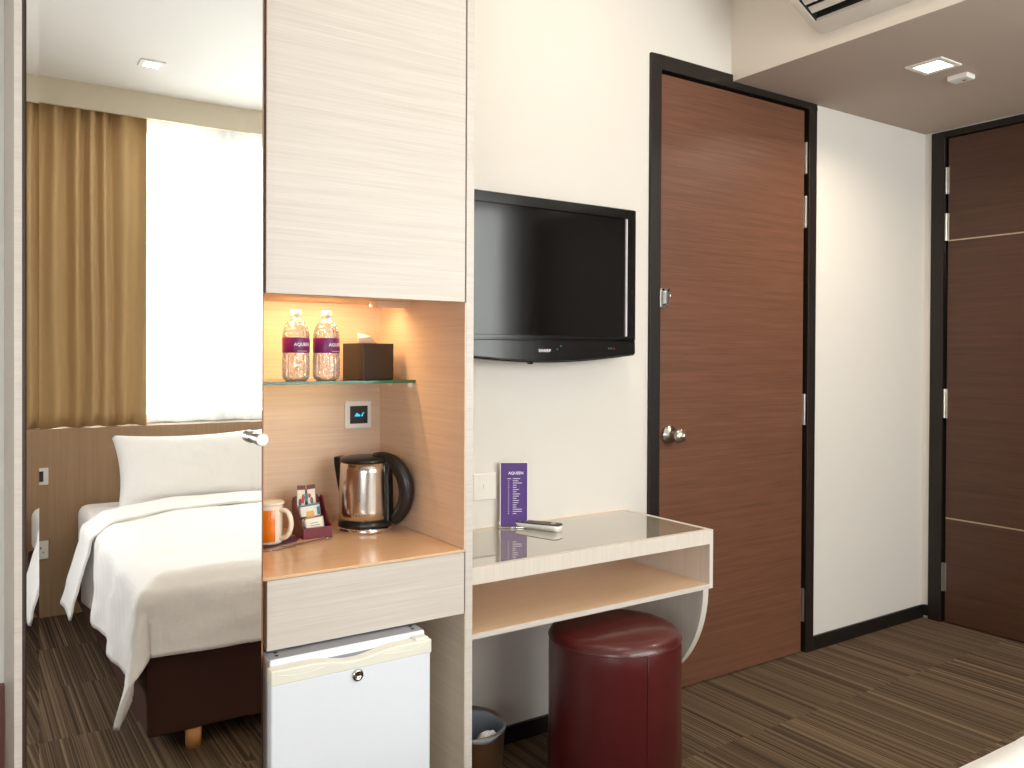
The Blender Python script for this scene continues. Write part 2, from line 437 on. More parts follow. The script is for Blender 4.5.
link('door_frame', MB().box(2.181, 2.235, YF, YW+.06, 0, 2.44).box(2.235, 2.628, YF, YW+.06, 2.385, 2.44).box(2.628, 3.172, YF, YW+.06, 2.385, 2.413)
     .box(3.118, 3.172, YF, YW+.06, 0, 2.385), 'frame', d1, bevel=.002)
leaf = link('door_leaf', B(2.238, 3.100, YW+.001, YW+.04, .006, 2.374), 'door', d1, bevel=.001)
link('door_stop', MB().box(2.235, 3.118, YW+.056, YW+.062, 0, 2.385).box(3.100, 3.118, YW+.03, YW+.05, 0, 2.385).box(2.235, 3.118, YW+.042, YW+.055, 2.36, 2.385), 'base', d1)  # stops plus an added board behind the leaf, blocking outside light
for z0, z1 in ((2.102, 2.238), (1.866, 2.004), (1.003, 1.138), (.14, .282)): hinge(3.107, z0, z1, d1)
kn = link('door_knob', MB().lathe([(.0, 0), (.034, .0), (.036, .004), (.034, .010), (.016, .013), (.013, .03), (.016, .04), (.026, .046), (.0285, .058), (.026, .07), (.016, .077), (0, .079)], (2.291, YW, 1.0), 32, axis='y', cap=False), 'satin', d1)
link('keyhole_button', MB().lathe([(.0, .078), (.009, .078), (.009, .086), (0, .087)], (2.291, YW, 1.0), 16, axis='y', cap=False), 'chrome', d1)
la = link('security_latch', MB().box(2.238, 2.262, YW-.006, YW, 1.484, 1.557).box(2.226, 2.240, YW-.02, YW-.012, 1.488, 1.550), 'satin', d1, bevel=.0015)
link('latch_bar', MB().box(2.244, 2.270, YW-.024, YW-.006, 1.548, 1.556).box(2.262, 2.270, YW-.024, YW-.006, 1.502, 1.556).box(2.244, 2.270, YW-.024, YW-.006, 1.492, 1.500)
     .lathe([(0, .0), (.006, 0), (.007, .012), (0, .014)], (2.276, YW-.012, 1.53), 12, axis='y', cap=False), 'chrome', d1)

d2 = thing('door_2', 'x', 'door', (XR, 1.76, 0))
del d2['label'], d2['category']; d2['kind'] = 'structure'
XF = XR-.012
link('door_frame', MB().box(XF, XR+.06, 2.228, 2.293, 0, 2.407).box(XF, XR+.06, 1.30, 2.228, 2.376, 2.407).box(XF, XR+.06, 1.235, 1.30, 0, 2.407), 'frame', d2, bevel=.002)
for z0, z1 in ((0.008, .513), (.517, 1.870), (1.874, 2.370)):
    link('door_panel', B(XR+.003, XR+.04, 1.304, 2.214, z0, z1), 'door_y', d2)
for z in (.515, 1.872): link('metal_inlay', B(XR+.0015, XR+.03, 1.304, 2.214, z-.003, z+.003), 'inlay', d2)
link('door_stop', MB().box(XR+.03, XR+.05, 2.205, 2.228, 0, 2.376).box(XR+.041, XR+.05, 1.30, 2.205, 2.355, 2.376).box(XR+.041, XR+.05, 1.30, 1.32, 0, 2.355).box(XR+.05, XR+.06, 1.3, 2.228, 0, 2.376), 'base', d2)  # stops plus an added backing board against light leaks
for z0, z1 in ((2.10, 2.231), (1.873, 2.006), (1.004, 1.147), (.155, .293)): hinge(2.222, z0, z1, d2, 'y')
link('lever_handle', MB().lathe([(0, 0), (.025, 0), (.025, .008), (0, .008)], (XR-.006, 1.37, 1.0), 20, axis='x', cap=False).tube([(XR, 1.37, 1.0), (XR-.05, 1.37, 1.0), (XR-.052, 1.48, 1.0)], .009), 'satin', d2)

# ------------------------------------------------------------------ cabinet run
wr = thing('mirror_wardrobe', 'tall wardrobe with full height mirror door reflecting the bed', 'wardrobe', (.34, 2.09, 0))
link('side_panel', B(.0985, .1112, MF, 2.14, 0, ZH-.02), 'pale_h', wr)
link('edge_strip', B(.1117, .1175, MF+.003, 2.1, 0, ZH-.02), 'darkgap', wr)
link('carcass', MB().box(.118, .5565, 1.885, 2.365, .0, ZH-.02), 'pale_v', wr)
md = link('mirror_door', B(.1185, .5585, MF+.002, MF+.03, .012, ZH-.03), 'brownedge', wr)
t1, t2 = math.tan(R(2.0)), math.tan(R(.5))
mm = MB(); zz = (.012, ZH-.03)
xs = [(.1185, MF-.0207*t1), (.1390, MF), (.5342, MF), (.5588, MF-.0246*t2)]
for i in range(3):
    (xa, ya), (xb, yb) = xs[i], xs[i+1]
    mm.add([(xa, ya, zz[0]), (xb, yb, zz[0]), (xb, yb, zz[1]), (xa, ya, zz[1])], [(0, 1, 2, 3)])
link('mirror_glass', mm, 'mirror', md, recalc=False)
link('knob', MB().lathe([(0, 0), (.010, 0), (.010, .018), (.0125, .019), (.0135, .022), (.0135, .050), (.0125, .052), (0, .052)], (.5445, MF-.0005, 1.121), 28, axis='y', cap=False, smooth=False), 'satin', md)

cb = thing('minibar_cabinet', 'pale wood minibar cabinet with lit open niche, drawer and fridge bay', 'cabinet', (.84, 2.09, 0))
link('side_panel', B(.5575, .5765, CF, 2.37, 0, ZH-.02), 'brownedge', cb)
link('side_panel', MB().box(1.098, 1.1195, CF, 2.37, 0, ZH-.02), ['pale_h'], cb)
link('side_lining', MB().box(1.0945, 1.0978, CF+.0215, YN, .803, 1.452).box(1.0945, 1.0978, CF+.001, CF+.0215, .803, 1.4355), 'warm_y', cb)
link('bay_lining', B(1.0965, 1.0979, CF+.001, 2.3, 0, .636), 'pale_y', cb)
link('back_panel', B(.577, 1.0975, YN, YN+.012, 0.0, 1.452), 'warm_h', cb)
link('upper_box', B(.577, 1.0975, 1.872, YN, 1.452, ZH-.02), 'warm_h', cb)
link('light_batten', B(.985, 1.094, 2.14, 2.19, 1.436, 1.4515), 'warm_h', cb)
link('upper_door', B(.5815, 1.0935, CF, CF+.02, 1.437, ZH-.03), 'pale_h', cb, bevel=.0008)
link('countertop', B(.577, 1.0975, CF+.001, YN, .7955, .802), 'counter', cb, bevel=.0008)
link('drawer_box', B(.577, 1.0975, CF+.024, YN, .645, .795), 'brownedge', cb)
link('drawer_front', B(.5855, 1.0945, CF, CF+.02, .638, .7945), 'pale_h', cb, bevel=.0008)
th = thing('thermostat', 'square thermostat with dark display glowing cyan on niche back wall', 'thermostat', (1.01, YN, 1.078))
y_ = YN
link('plate', B(.978, 1.064, y_-.010, y_, 1.078, 1.163), 'white', th, bevel=.004)
link('display', B(.993, 1.049, y_-.012, y_-.009, 1.094, 1.147), 'lcd', th)
gl = MB()
gl.prism([(.995, 1.117), (.999, 1.1155), (1.011, 1.1155), (1.014, 1.117), (1.012, 1.121), (1.008, 1.122), (1.005, 1.1255), (1.001, 1.1255), (.999, 1.1215)], y_-.0128, y_-.0119)
gl.prism([(1.0165, 1.1155), (1.021, 1.1155), (1.022, 1.121), (1.0262, 1.127), (1.0235, 1.128), (1.0188, 1.122)], y_-.0128, y_-.0119)
mapv(gl, lambda x, y, z: (x+.0115, y, z))
link('display_symbols', gl, 'cyan', th)

gs = thing('glass_shelf', 'green edged glass shelf holding two water bottles in niche', 'shelf', (.83, 2.22, 1.222))
link('glass_pane', B(.5775, 1.0935, 2.118, YN-.0005, 1.222, 1.230), 'shelfglass', gs)
link('glass_edge', MB().box(.5775, 1.0935, 2.1165, 2.1182, 1.222, 1.230), 'glassedge', gs)
for y in (2.135, 2.27):
    link('shelf_pin', MB().lathe([(0, 0), (.0065, 0), (.0065, -.014), (0, -.014)], (1.0943, y, 1.2145), 12, axis='x', cap=False), 'white', gs)

# ------------------------------------------------------------------ fridge
fr = thing('mini_fridge', 'white mini fridge with cream handle strip under the drawer', 'fridge', (.77, 2.03, 0))
link('body', MB().box(.578, .957, 1.80, 2.29, .03, .632), 'fridge', fr, bevel=.003)
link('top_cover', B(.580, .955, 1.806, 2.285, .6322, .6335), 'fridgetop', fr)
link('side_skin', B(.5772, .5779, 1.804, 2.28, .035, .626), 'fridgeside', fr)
for x in (.60, .935):
    link('screw', MB().lathe([(0, .6334), (.0045, .6334), (.0045, .6346), (0, .6346)], (x, 1.822, 0), 10, cap=False).lathe([(0, .6334), (.0045, .6334), (.0045, .6346), (0, .6346)], (x+.003, 1.84, 0), 10, cap=False), 'blackpl', fr)
dr = link('door', B(.5705, .9560, 1.768, 1.797, .035, .590), 'fridge', fr, bevel=.004, seg=3)
# cream strip with the scooped grip
px0, px1 = .5695, .9575
pts = []
def top(t):
    z = .621
    for c_, wd in ((.5, .27),):
        d = abs(t-c_)/wd
        if d < 1: z -= .013*(math.cos(d*PI)+1)/2
    if .08 < t < .26: z += 0
    return z
N = 48
poly = [(px0+(px1-px0)*i/N, top(i/N)) for i in range(N+1)] + [(px1, .588), (px0, .588)]
link('grip_strip', MB().prism(poly, 1.7645, 1.7975), 'offwhite', dr, bevel=.003)
for cx_ in (.640, .885):
    link('grip_ridge', MB().tube([(cx_+.062*math.cos(a), 1.7642, .617+.013*math.sin(a)) for a in [PI+PI*k/14 for k in range(15)]], .0007, 6), 'offwhite', dr)
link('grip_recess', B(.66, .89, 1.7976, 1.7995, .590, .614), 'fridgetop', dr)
link('hinge_cover', B(.918, .952, 1.772, 1.80, .6205, .626), 'white', fr, bevel=.002)
link('lock', MB().lathe([(0, 0), (.0135, 0), (.0145, .003), (.012, .006), (.0075, .007), (.0065, .0045), (0, .0045)], (.768, 1.768, .573), 24, axis='y', cap=False), 'chrome', dr)
for x in (.62, .91):
    for y in (1.86, 2.24): link('foot', MB().lathe([(.014, 0), (.012, .03)], (x, y, 0), 12), 'blackpl', fr)

# ------------------------------------------------------------------ bottles
def bottle(x, y, z, name='water_bottle', label='', rot=0):
    t = thing(name, label, 'bottle', (x, y, z), rot, 'water bottles on the glass shelf')
    prof = [(.0, .001), (.026, 0), (.033, .004), (.0355, .012), (.0355, .06), (.0345, .066), (.0355, .072), (.0355, .118), (.0345, .124), (.0335, .13), (.029, .146), (.021, .16), (.0135, .168), (.012, .174), (.012, .176)]
    mb = MB(); n = 40; vs = []
    for (r, h) in prof: pass
    # dimpled diamond body
    fine = []
    for i in range(len(prof)-1):
        (r0, h0), (r1, h1) = prof[i], prof[i+1]
        k = max(1, int(abs(h1-h0)/.004))
        for q in range(k): fine.append((r0+(r1-r0)*q/k, h0+(h1-h0)*q/k))
    fine.append(prof[-1])
    n = 64
    for (r, h) in fine:
        for k in range(n):
            a = 2*PI*k/n
            amp = .0024 if (.01 < h < .07 or .122 < h < .16) else 0
            rr = r + amp*math.sin(a*9+h*300)*math.sin(a*9-h*300)
            vs.append((rr*math.cos(a), rr*math.sin(a), h))
    fs = [(i*n+k, i*n+(k+1) % n, (i+1)*n+(k+1) % n, (i+1)*n+k) for i in range(len(fine)-1) for k in range(n)]
    mb.add(vs, fs, 0, True)
    link('bottle_body', mb, 'bottle', t, world=False)
    lb = link('bottle_label', MB().lathe([(.0362, .075), (.0364, .0755), (.0364, .1155), (.0362, .116)], (0, 0, 0), 48, cap=False), 'purple', t, world=False)
    tx = text_mb('AQUEEN', .0120, 0, bold=.0002)
    # lettering wrapped on the label
    def wrap(px, py, pz):
        a = -PI/2 + px/.0366; return (.0368*math.cos(a), .0368*math.sin(a), .097+py)
    mapv(tx, wrap); link('label_lettering', tx, 'print', lb, world=False, recalc=False)
    u = MB().grid(lambda a, b: wrap(-.015+.03*a, -.0178+.001*b, 0), 14, 1, smooth=False)
    link('label_line', u, 'print', lb, world=False, recalc=False)
    cap = MB().lathe([(.0135, .175), (.0142, .176), (.0142, .189), (.013, .1905), (0, .1908)], n=32)
    link('cap', cap, 'cap', t, world=False)
    return t
bottle(.777, 2.205, 1.2302, label='left of two clear water bottles with purple label, white cap', rot=R(10))
bottle(.863, 2.205, 1.2302, label='right clear water bottle with purple label, next to the dark brown tissue box', rot=R(27))

tb = thing('tissue_box', 'dark brown tissue box with a tissue sticking out, on the glass shelf', 'tissue box', (1.000, 2.232, 1.2302), R(11))
s_ = .052
link('box', MB().prism([(-s_, -s_), (s_, -s_), (s_, s_), (-s_, s_)], 0, .103, 'z'), 'brownbox', tb, world=False, bevel=.0015)
link('tissue', MB().add([(-.036, .0, .1032), (.038, .01, .1032), (-.030, .008, .132), (.004, -.004, .124), (.0, .014, .126), (-.038, -.01, .118)], [(0, 1, 3, 2), (0, 5, 2), (2, 4, 1), (5, 3, 2)]), 'tissue', tb, world=False, solid=.0008)

# ------------------------------------------------------------------ kettle
ZT = .802
kt = thing('electric_kettle', 'stainless steel electric kettle with black handle and lid on the counter', 'kettle', (.985, 2.215, ZT), R(-52))
link('power_base', MB().lathe([(0, 0), (.078, 0), (.080, .003), (.080, .012), (.074, .016), (0, .016)], n=48, cap=False), 'kettle', kt, world=False)
link('base_ring', MB().lathe([(.0755, .0165), (.0765, .018), (.0755, .030), (.072, .032)], n=48), 'blackpl', kt, world=False)
bd = link('body', MB().lathe([(.0745, .0315), (.0743, .06), (.0733, .12), (.072, .170), (.0712, .198)], n=64), 'kettle', kt, world=False)
lid = link('lid', MB().lathe([(.072, .196), (.0725, .201), (.069, .206), (.048, .210), (.02, .212), (0, .2125)], n=48), 'blackpl', kt, world=False)
# handle along local +x, rounded loop that bulges out
def arc(P0, P1, P2, P3, n=18):
    P = [Vector(p) for p in (P0, P1, P2, P3)]
    return [P[0]*(1-t)**3+P[1]*3*t*(1-t)**2+P[2]*3*t*t*(1-t)+P[3]*t**3 for t in [i/n for i in range(n+1)]]
hp = arc((.030, 0, .203), (.125, 0, .222), (.165, 0, .09), (.088, 0, .032), 24)
link('handle', MB().tube(hp, [.018+.005*math.sin(PI*i/24) for i in range(25)], 14, flat=.85), 'blackpl', kt, world=False)
link('handle_root', MB().prism([(.060, .030), (.083, .028), (.082, .10), (.080, .16), (.090, .196), (.060, .203)], -.016, .016), 'blackpl', kt, world=False, bevel=.005)
sp = MB(); 
sp.prism([(-.060, .095), (-.060, .204), (-.093, .207), (-.091, .185), (-.084, .145), (-.0735, .098)], -.022, .022)
link('spout', sp, 'blackpl', kt, world=False, bevel=.006)
# water gauge and faint mark, facing the room (world angle about -120 deg)
def onkettle(aw, z, w_, h_, r0=.0755):
    a = R(aw)-kt.rotation_euler.z
    def q(u, v):
        rr = .0752-(z-.03+(v-.5)*h_)*.017+.0008
        aa = a+(u-.5)*w_/.072
        return (rr*math.cos(aa), rr*math.sin(aa), z+(v-.5)*h_)
    return MB().grid(q, 6, 6)
link('water_gauge', onkettle(-128, .125, .006, .07), 'greyprint', kt, world=False, recalc=False, solid=.001)
lg = MB()
for k in range(4):
    g = onkettle(-133+k*6, .052, .005, .006); lg.add(g.v, g.f)
link('faint_mark', lg, 'greyprint', kt, world=False, recalc=False)

# ------------------------------------------------------------------ mug, coaster, spoon, sachet holder
tag(link('paper_coaster', MB().prism([(.63, 2.11), (.765, 2.165), (.80, 2.22), (.66, 2.27)], ZT+.0002, ZT+.0014, 'z'), 'mat'),
    'dark purple paper coaster lying under the orange mug', 'coaster')
mg = thing('mug', 'orange and ivory mug with ivory handle on the counter', 'mug', (.698, 2.185, ZT+.0016), R(-48))
link('mug_body', MB().lathe([(0, .001), (.030, 0), (.0345, .003), (.0355, .010), (.0355, .098), (.0352, .102), (.032, .102), (.032, .02), (0, .014)], n=48, cap=False), 'ivory', mg, world=False)
link('orange_panel', MB().lathe([(.0357, .008), (.0362, .009), (.0362, .090), (.0357, .091)], n=48, a0=R(34), a1=R(326), cap=False), 'orange', mg, world=False)
link('lid', MB().lathe([(.037, .1022), (.0395, .104), (.0395, .108), (.036, .1105), (.0, .112)], n=48), 'ivory', mg, world=False)
link('handle', MB().tube(arc((.033, 0, .088), (.078, 0, .098), (.072, 0, .006), (.033, 0, .016), 18), .0062, 12, flat=1.3), 'ivory', mg, world=False)
sn = MB().tube([(.640, 2.105, ZT+.006), (.69, 2.11, ZT+.006), (.76, 2.125, ZT+.005), (.835, 2.145, ZT+.006)], [.0035, .0042, .004, .003], 8)
sn.tube([(.835, 2.145, ZT+.006), (.845, 2.148, ZT+.0065), (.862, 2.153, ZT+.006)], [.002, .008, .002], 10, flat=1)
tag(link('stirring_spoon', mapv(sn, lambda x, y, z: (x, y, ZT+.0003+max(0, (z-ZT)*.45+.001))), 'spoon'), 'clear plastic spoon pointing at the kettle, in front of the mug', 'spoon')
s2 = MB().tube([(.625, 2.085, ZT+.004), (.68, 2.088, ZT+.004), (.74, 2.10, ZT+.004)], [.002, .0028, .002], 8)
s2.tube([(.59, 2.083, ZT+.004), (.605, 2.084, ZT+.004), (.625, 2.085, ZT+.004)], [.003, .010, .003], 10)
tag(link('stirring_spoon', mapv(s2, lambda x, y, z: (x, y, ZT+.0003+max(0, (z-ZT)*.45+.001))), 'spoon'), 'shorter clear spoon nearest the counter edge, partly hidden by mirror', 'spoon')

hx, hy = .829, 2.224
hd = thing('sachet_holder', 'maroon stepped holder filled with coffee and tea sachets', 'holder', (hx, hy, ZT), R(1))
side = [(-.048, 0), (.042, 0), (.042, .092), (.034, .104), (.022, .104), (.004, .075), (-.03, .040), (-.048, .030)]
for sx in (-.0415, .0385):
    link('side_panel', MB().prism(side, sx, sx+.003, 'x'), 'maroon', hd, world=False, bevel=.0006)
link('front_panel', B(-.0385, .0385, -.048, -.045, 0, .030), 'maroon', hd, world=False)
link('back_panel', MB().prism([(-.0385, 0), (.0385, 0), (.0385, .095), (.030, .106), (-.030, .106), (-.0385, .095)], .038, .041), 'maroon', hd, world=False)
link('bottom_panel', B(-.0385, .0385, -.045, .038, 0, .003), 'maroon', hd, world=False)
link('inner_step', B(-.038, .038, .010, .012, .003, .05), 'innerdark', hd, world=False)
def tilt(mb, y, z, ang, x=0, rz=0):
    ca, sa = math.cos(ang), math.sin(ang); cr_, sr_ = math.cos(rz), math.sin(rz)
    def f(px, py, pz):
        a, b = px*cr_-pz*sr_, px*sr_+pz*cr_
        return (x+a, y+py*ca+b*sa, z+b*ca-py*sa)
    return mapv(mb, f)
rz_h = R(1)
def hw(px, py, pz):  # holder-local to place coordinates
    return (hx+px*math.cos(rz_h)-py*math.sin(rz_h), hy+px*math.sin(rz_h)+py*math.cos(rz_h), ZT+pz)
def sachet(name, label, w_, h_, x, y, z, ang, rz, base, deco, grp=None):
    t = bpy.data.objects.new(name, None); COL.objects.link(t); t.empty_display_size = .03
    t.location = hw(x, y, z); t.rotation_euler = (0, 0, rz_h)
    tag(t, label, 'sachet', grp)
    def pillow(u, v):
        return ((u-.5)*w_, -.0018*math.sin(PI*u)*math.sin(PI*v), v*h_)
    b_ = MB().grid(pillow, 8, 8); b2 = MB().grid(lambda u, v: ((u-.5)*w_, .0014*math.sin(PI*u)*math.sin(PI*v), v*h_), 8, 8)
    b_.add(b2.v, b2.f, 0, True)
    link('packet', tilt(b_, 0, 0, ang, rz=rz), base, t, world=False)
    for (nm, mt, x0, x1, z0, z1, q) in deco:
        if q == 'e':
            d = MB().prism([((x0+x1)/2+(x1-x0)/2*math.cos(a), (z0+z1)/2+(z1-z0)/2*math.sin(a)) for a in [2*PI*k/18 for k in range(18)]], -.0026, -.0020)
        else: d = B(x0, x1, -.0026, -.0020, z0, z1)
        link(nm, tilt(d, 0, 0, ang, rz=rz), mt, t, world=False)
    return t
sachet('coffee_sachet', 'red and cream coffee sachet at the left back of the maroon holder', .0245, .086, -.020, .030, .048, R(6), R(-3), 'paper',
       [('print_band', 'brownprint', -.012, .012, .074, .086, 'b'), ('print_patch', 'redprint', .001, .0098, .035, .062, 'e'), ('print_oval', 'brownprint', -.007, .002, .030, .050, 'e')])
sachet('coffee_sachet', 'red and cream coffee sachet at the right back of the maroon holder', .0245, .086, .016, .030, .048, R(6), R(3), 'paper',
       [('print_band', 'brownprint', -.012, .012, .074, .086, 'b'), ('print_oval', 'greyprint', -.005, .004, .032, .052, 'e'), ('print_patch', 'redprint', -.0098, -.002, .05, .062, 'e')])
sachet('sugar_sachet', 'narrow dark sachet with teal print between the two coffee sachets', .014, .074, -.002, .034, .048, R(4), 0, 'innerdark',
       [('print_patch', 'teal', -.005, .005, .04, .062, 'b')])
sachet('tea_sachet', 'cream tea sachet with teal edge in the middle row of the maroon holder', .062, .062, .004, .006, .022, R(12), R(4), 'paper',
       [('print_band', 'teal', -.030, .03, .057, .0605, 'b'), ('print_patch', 'teal', .020, .028, .03, .052, 'b'), ('print_square', 'orangeprint', -.012, .010, .022, .043, 'b')])
sachet('tea_sachet', 'plain cream sachet with grey print at the front of the maroon holder', .056, .042, .000, -.030, .012, R(14), R(3), 'paper',
       [('print_line', 'greyprint', -.012, .010, .026, .0275, 'b'), ('print_line', 'greyprint', -.012, .014, .0195, .021, 'b')])

# ------------------------------------------------------------------ desk
YD = 1.905
dk = thing('wall_desk', 'pale wood wall desk with glass top, open shelf and curved side', 'desk', (1.6, 2.12, 0))
DX0, DX1 = 1.1205, 2.078
link('apron', B(DX0, DX1-.016, YD, YD+.018, .687, .7335), 'pale_v', dk, bevel=.0008)
link('end_panel', B(DX1-.016, DX1, YD, YW-.001, .541, .7335), 'pale_v', dk, bevel=.0008)
link('tabletop_panel', B(DX0, DX1-.016, YD+.018, YW-.001, .700, .7265), 'warm_h', dk)
link('rear_rail', B(DX0, DX1-.016, YW-.012, YW-.001, .7265, .7335), 'warm_h', dk)
link('glass_top', B(DX0+.001, DX1-.017, YD+.019, YW-.013, .7266, .7325), 'deskglass', dk)
link('shelf', MB().box(DX0, DX1-.016, YD+.002, YW-.001, .541, .556), 'deskin', dk, bevel=.0005)
link('shelf_edge', B(DX0, DX1-.016, YD, YD+.002, .541, .5562), 'pale_h', dk)
q = [(YW-.001, .5405), (YW-.001, .125)]
r_ = .412
q = [(YW-.001, .5405)] + [(YW-.001-r_*math.sin(a), .5405-r_*math.cos(a)) for a in [PI/2*k/24 for k in range(25)]]
link('curved_support', MB().prism(q, 2.047, 2.072, 'x'), 'pale_v', dk, bevel=.0008)

cs = thing('menu_card', 'purple printed card with white lettering standing on glass desk', 'card', (1.545, 2.285, .7327), R(-30))
card = link('card', B(-.044, .044, -.0015, .0015, .006, .214), 'purplecard', cs, world=False)
link('card_edge', MB().box(-.046, -.044, -.0018, .0018, .004, .217).box(.044, .046, -.0018, .0018, .004, .217).box(-.046, .046, -.0018, .0018, .214, .217), 'paper', cs, world=False)
tx = text_mb('AQUEEN', .0125, .0002, bold=.0002); mapv(tx, lambda x, y, z: (x+.006, -.0018-z*.3, .180+y)); link('card_lettering', tx, 'print', card, world=False, recalc=False)
ln = MB()
for k in range(17):
    z = .161-k*.0072; 
    L = random.choice((.012, .018, .024, .03, .02))
    if k == 0: ln.box(-.022, -.010, -.0022, -.0016, z, z+.0016)
    else: ln.box(-.020, -.016, -.0022, -.0016, z, z+.0012)
    ln.box(-.004, -.004+L, -.0022, -.0016, z, z+.0016)
link('card_print_lines', ln, 'print', card, world=False)
link('wire_stand', MB().tube([(-.05, .012, .004), (-.05, -.014, .003), (.0, -.018, .003), (.05, -.014, .003), (.05, .012, .004), (-.05, .012, .004)], .0026, 8).tube([(-.048, 0, .003), (-.048, 0, .022)], .0022, 8), 'chrome', cs, world=False)
rm = thing('remote_control', 'dark topped white remote control lying beside the purple card', 'remote', (1.597, 2.222, .7327), R(-66))
def remote(u, v): pass
rb = MB()
sec = []
for i in range(15):
    t = i/14; x = -.085+.17*t; wd = .019+.004*math.sin(PI*t)+.003*t; hgt = .017+.005*t
    if i in (0, 14): wd *= .7; 
    if i == 14: hgt *= .9
    sec.append((x, wd, hgt))
vs = []
for (x, wd, h_) in sec: vs += [(x, -wd, h_), (x, -wd*.85, h_*.45), (x, -wd*.5, 0), (x, wd*.5, 0), (x, wd*.85, h_*.45), (x, wd, h_)]
fs = [(i*6+k, i*6+(k+1) % 6, (i+1)*6+(k+1) % 6, (i+1)*6+k) for i in range(14) for k in range(6)] + [tuple(range(6))[::-1], tuple(84+k for k in range(6))]
rb.add(vs, fs, 0, True)
link('shell', rb, 'white', rm, world=False)
vs = []
for (x, wd, h_) in sec: vs += [(x, -wd, h_+.0002), (x, wd, h_+.0002), (x, wd*.93, h_+.0035), (x, -wd*.93, h_+.0035)]
fs = [(i*4+k, i*4+(k+1) % 4, (i+1)*4+(k+1) % 4, (i+1)*4+k) for i in range(14) for k in range(4)] + [(3, 2, 1, 0), (56, 57, 58, 59)]
link('top_face', MB().add(vs, fs), 'buttons', rm, world=False)
bt = MB()
for i in range(6):
    for j in range(3):
        x = -.06+i*.018; h_ = .017+.005*((x+.085)/.17)+.0035
        bt.lathe([(.0035, 0), (.003, .0015), (0, .0017)], (x, -.011+j*.011, h_), 10)
link('buttons', bt, 'greyprint', rm, world=False)
link('button_pad', MB().lathe([(.009, 0), (.008, .0015), (0, .0017)], (.058, 0, .0245), 20), 'satin', rm, world=False)

ws = thing('wall_socket', 'white wall switch plate behind the purple card above the desk', 'switch', (1.458, YW, .824))
link('plate', B(1.412, 1.502, YW-.007, YW, .826, .914), 'wallplate', ws, bevel=.003)
link('rocker', B(1.450, 1.462, YW-.010, YW-.006, .864, .878), 'wallplate', ws, bevel=.001)

# ------------------------------------------------------------------ television
tv = thing('television', 'black flat screen television mounted on the wall above the desk', 'television', (1.64, 2.29, 1.28))
TX0, TX1 = 1.245, 2.036
Nn = 24
bot = [(TX0+(TX1-TX0)*i/Nn, 1.303-.026*math.sin(PI*min(1, max(0, (i/Nn)*1.0)))) for i in range(Nn+1)]
poly = bot+[(TX1+.0015, 1.36), (TX1, 1.822), (TX0, 1.822), (TX0-.0015, 1.36)]
link('housing', MB().prism(poly, 2.243, 2.292), 'tvbody', tv, bevel=.005, seg=3)
SX0, SX1, SZ0, SZ1 = TX0+.045, 1.988, 1.368, 1.785
scr = link('screen', B(SX0, SX1, 2.2425, 2.2435, SZ0, SZ1), 'screen', tv)
link('bezel', MB().box(TX0+.004, SX0, 2.236, 2.2436, SZ0-.012, 1.818).box(SX1+.004, TX1-.004, 2.236, 2.2436, SZ0-.012, 1.818).box(SX0, SX1+.004, 2.236, 2.2436, SZ1, 1.818)
     .box(SX0, SX1+.004, 2.236, 2.2436, SZ0-.012, SZ0), 'tvbody', tv, bevel=.0015)
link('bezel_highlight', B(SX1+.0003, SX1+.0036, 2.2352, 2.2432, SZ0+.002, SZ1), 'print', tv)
poly2 = [(TX0+.006+(TX1-TX0-.012)*i/Nn, 1.308-.026*math.sin(PI*i/Nn)) for i in range(Nn+1)]+[(TX1-.006, 1.352), (TX0+.006, 1.352)]
lowb = link('lower_bezel', MB().prism(poly2, 2.2335, 2.2436), 'tvbody', tv, bevel=.003)
tx = text_mb('SHARP', .0135, .0003, bold=.0002); mapv(tx, lambda x, y, z: (1.630+x*1.25, 2.2328-z*.3, 1.317+y))
link('brand_lettering', tx, 'print', lowb, recalc=False)
for x, mt in ((1.906, 'greyprint'), (1.917, 'greyprint'), (1.930, 'redprint')):
    link('indicator', MB().lathe([(0, 0), (.0028, 0), (.0028, .001), (0, .001)], (x, 2.2335, 1.327), 10, axis='y', cap=False), mt, lowb)
for x, z in ((1.682, 1.322), (1.697, 1.333)):
    link('indicator', MB().lathe([(0, 0), (.003, 0), (.003, .0008), (0, .0008)], (x, 2.2335, z), 10, axis='y', cap=False), 'greenprint', lowb)
link('sensor', MB().lathe([(0, 0), (.011, 0), (.010, -.006), (0, -.007)], (1.592, 2.262, 1.279), 14, cap=False), 'tvbody', tv)
link('wall_bracket', B(1.52, 1.76, 2.292, YW, 1.42, 1.68), 'blackpl', tv)

# ------------------------------------------------------------------ stool
st = thing('round_stool', 'round dark red vinyl drum stool under the desk', 'stool', (1.655, 1.905, 0))
rs = .198
prof = [(0, .012), (rs-.004, .012), (rs, .02), (rs+.0015, .10), (rs-.001, .25), (rs, .42), (rs-.001, .466), (rs-.006, .480), (rs-.018, .489), (rs-.05, .495), (rs*.4, .500), (0, .501)]
link('drum', MB().lathe(prof, (1.655, 1.905, 0), 72, cap=False), 'red', st)
link('piping', MB().lathe([(rs+-.0006+.002*math.cos(a), .466+.002*math.sin(a)) for a in [2*PI*k/8 for k in range(9)]], (1.655, 1.905, 0), 72, cap=False), 'red', st)
link('seam', MB().tube([(1.655+(rs+.001)*math.cos(R(-103)), 1.905+(rs+.001)*math.sin(R(-103)), z) for z in (.02, .1, .2, .3, .4, .464)], .0013, 6), 'seam', st)
link('base_ring', MB().lathe([(rs-.012, 0), (rs-.01, .012)], (1.655, 1.905, 0), 48), 'blackpl', st)

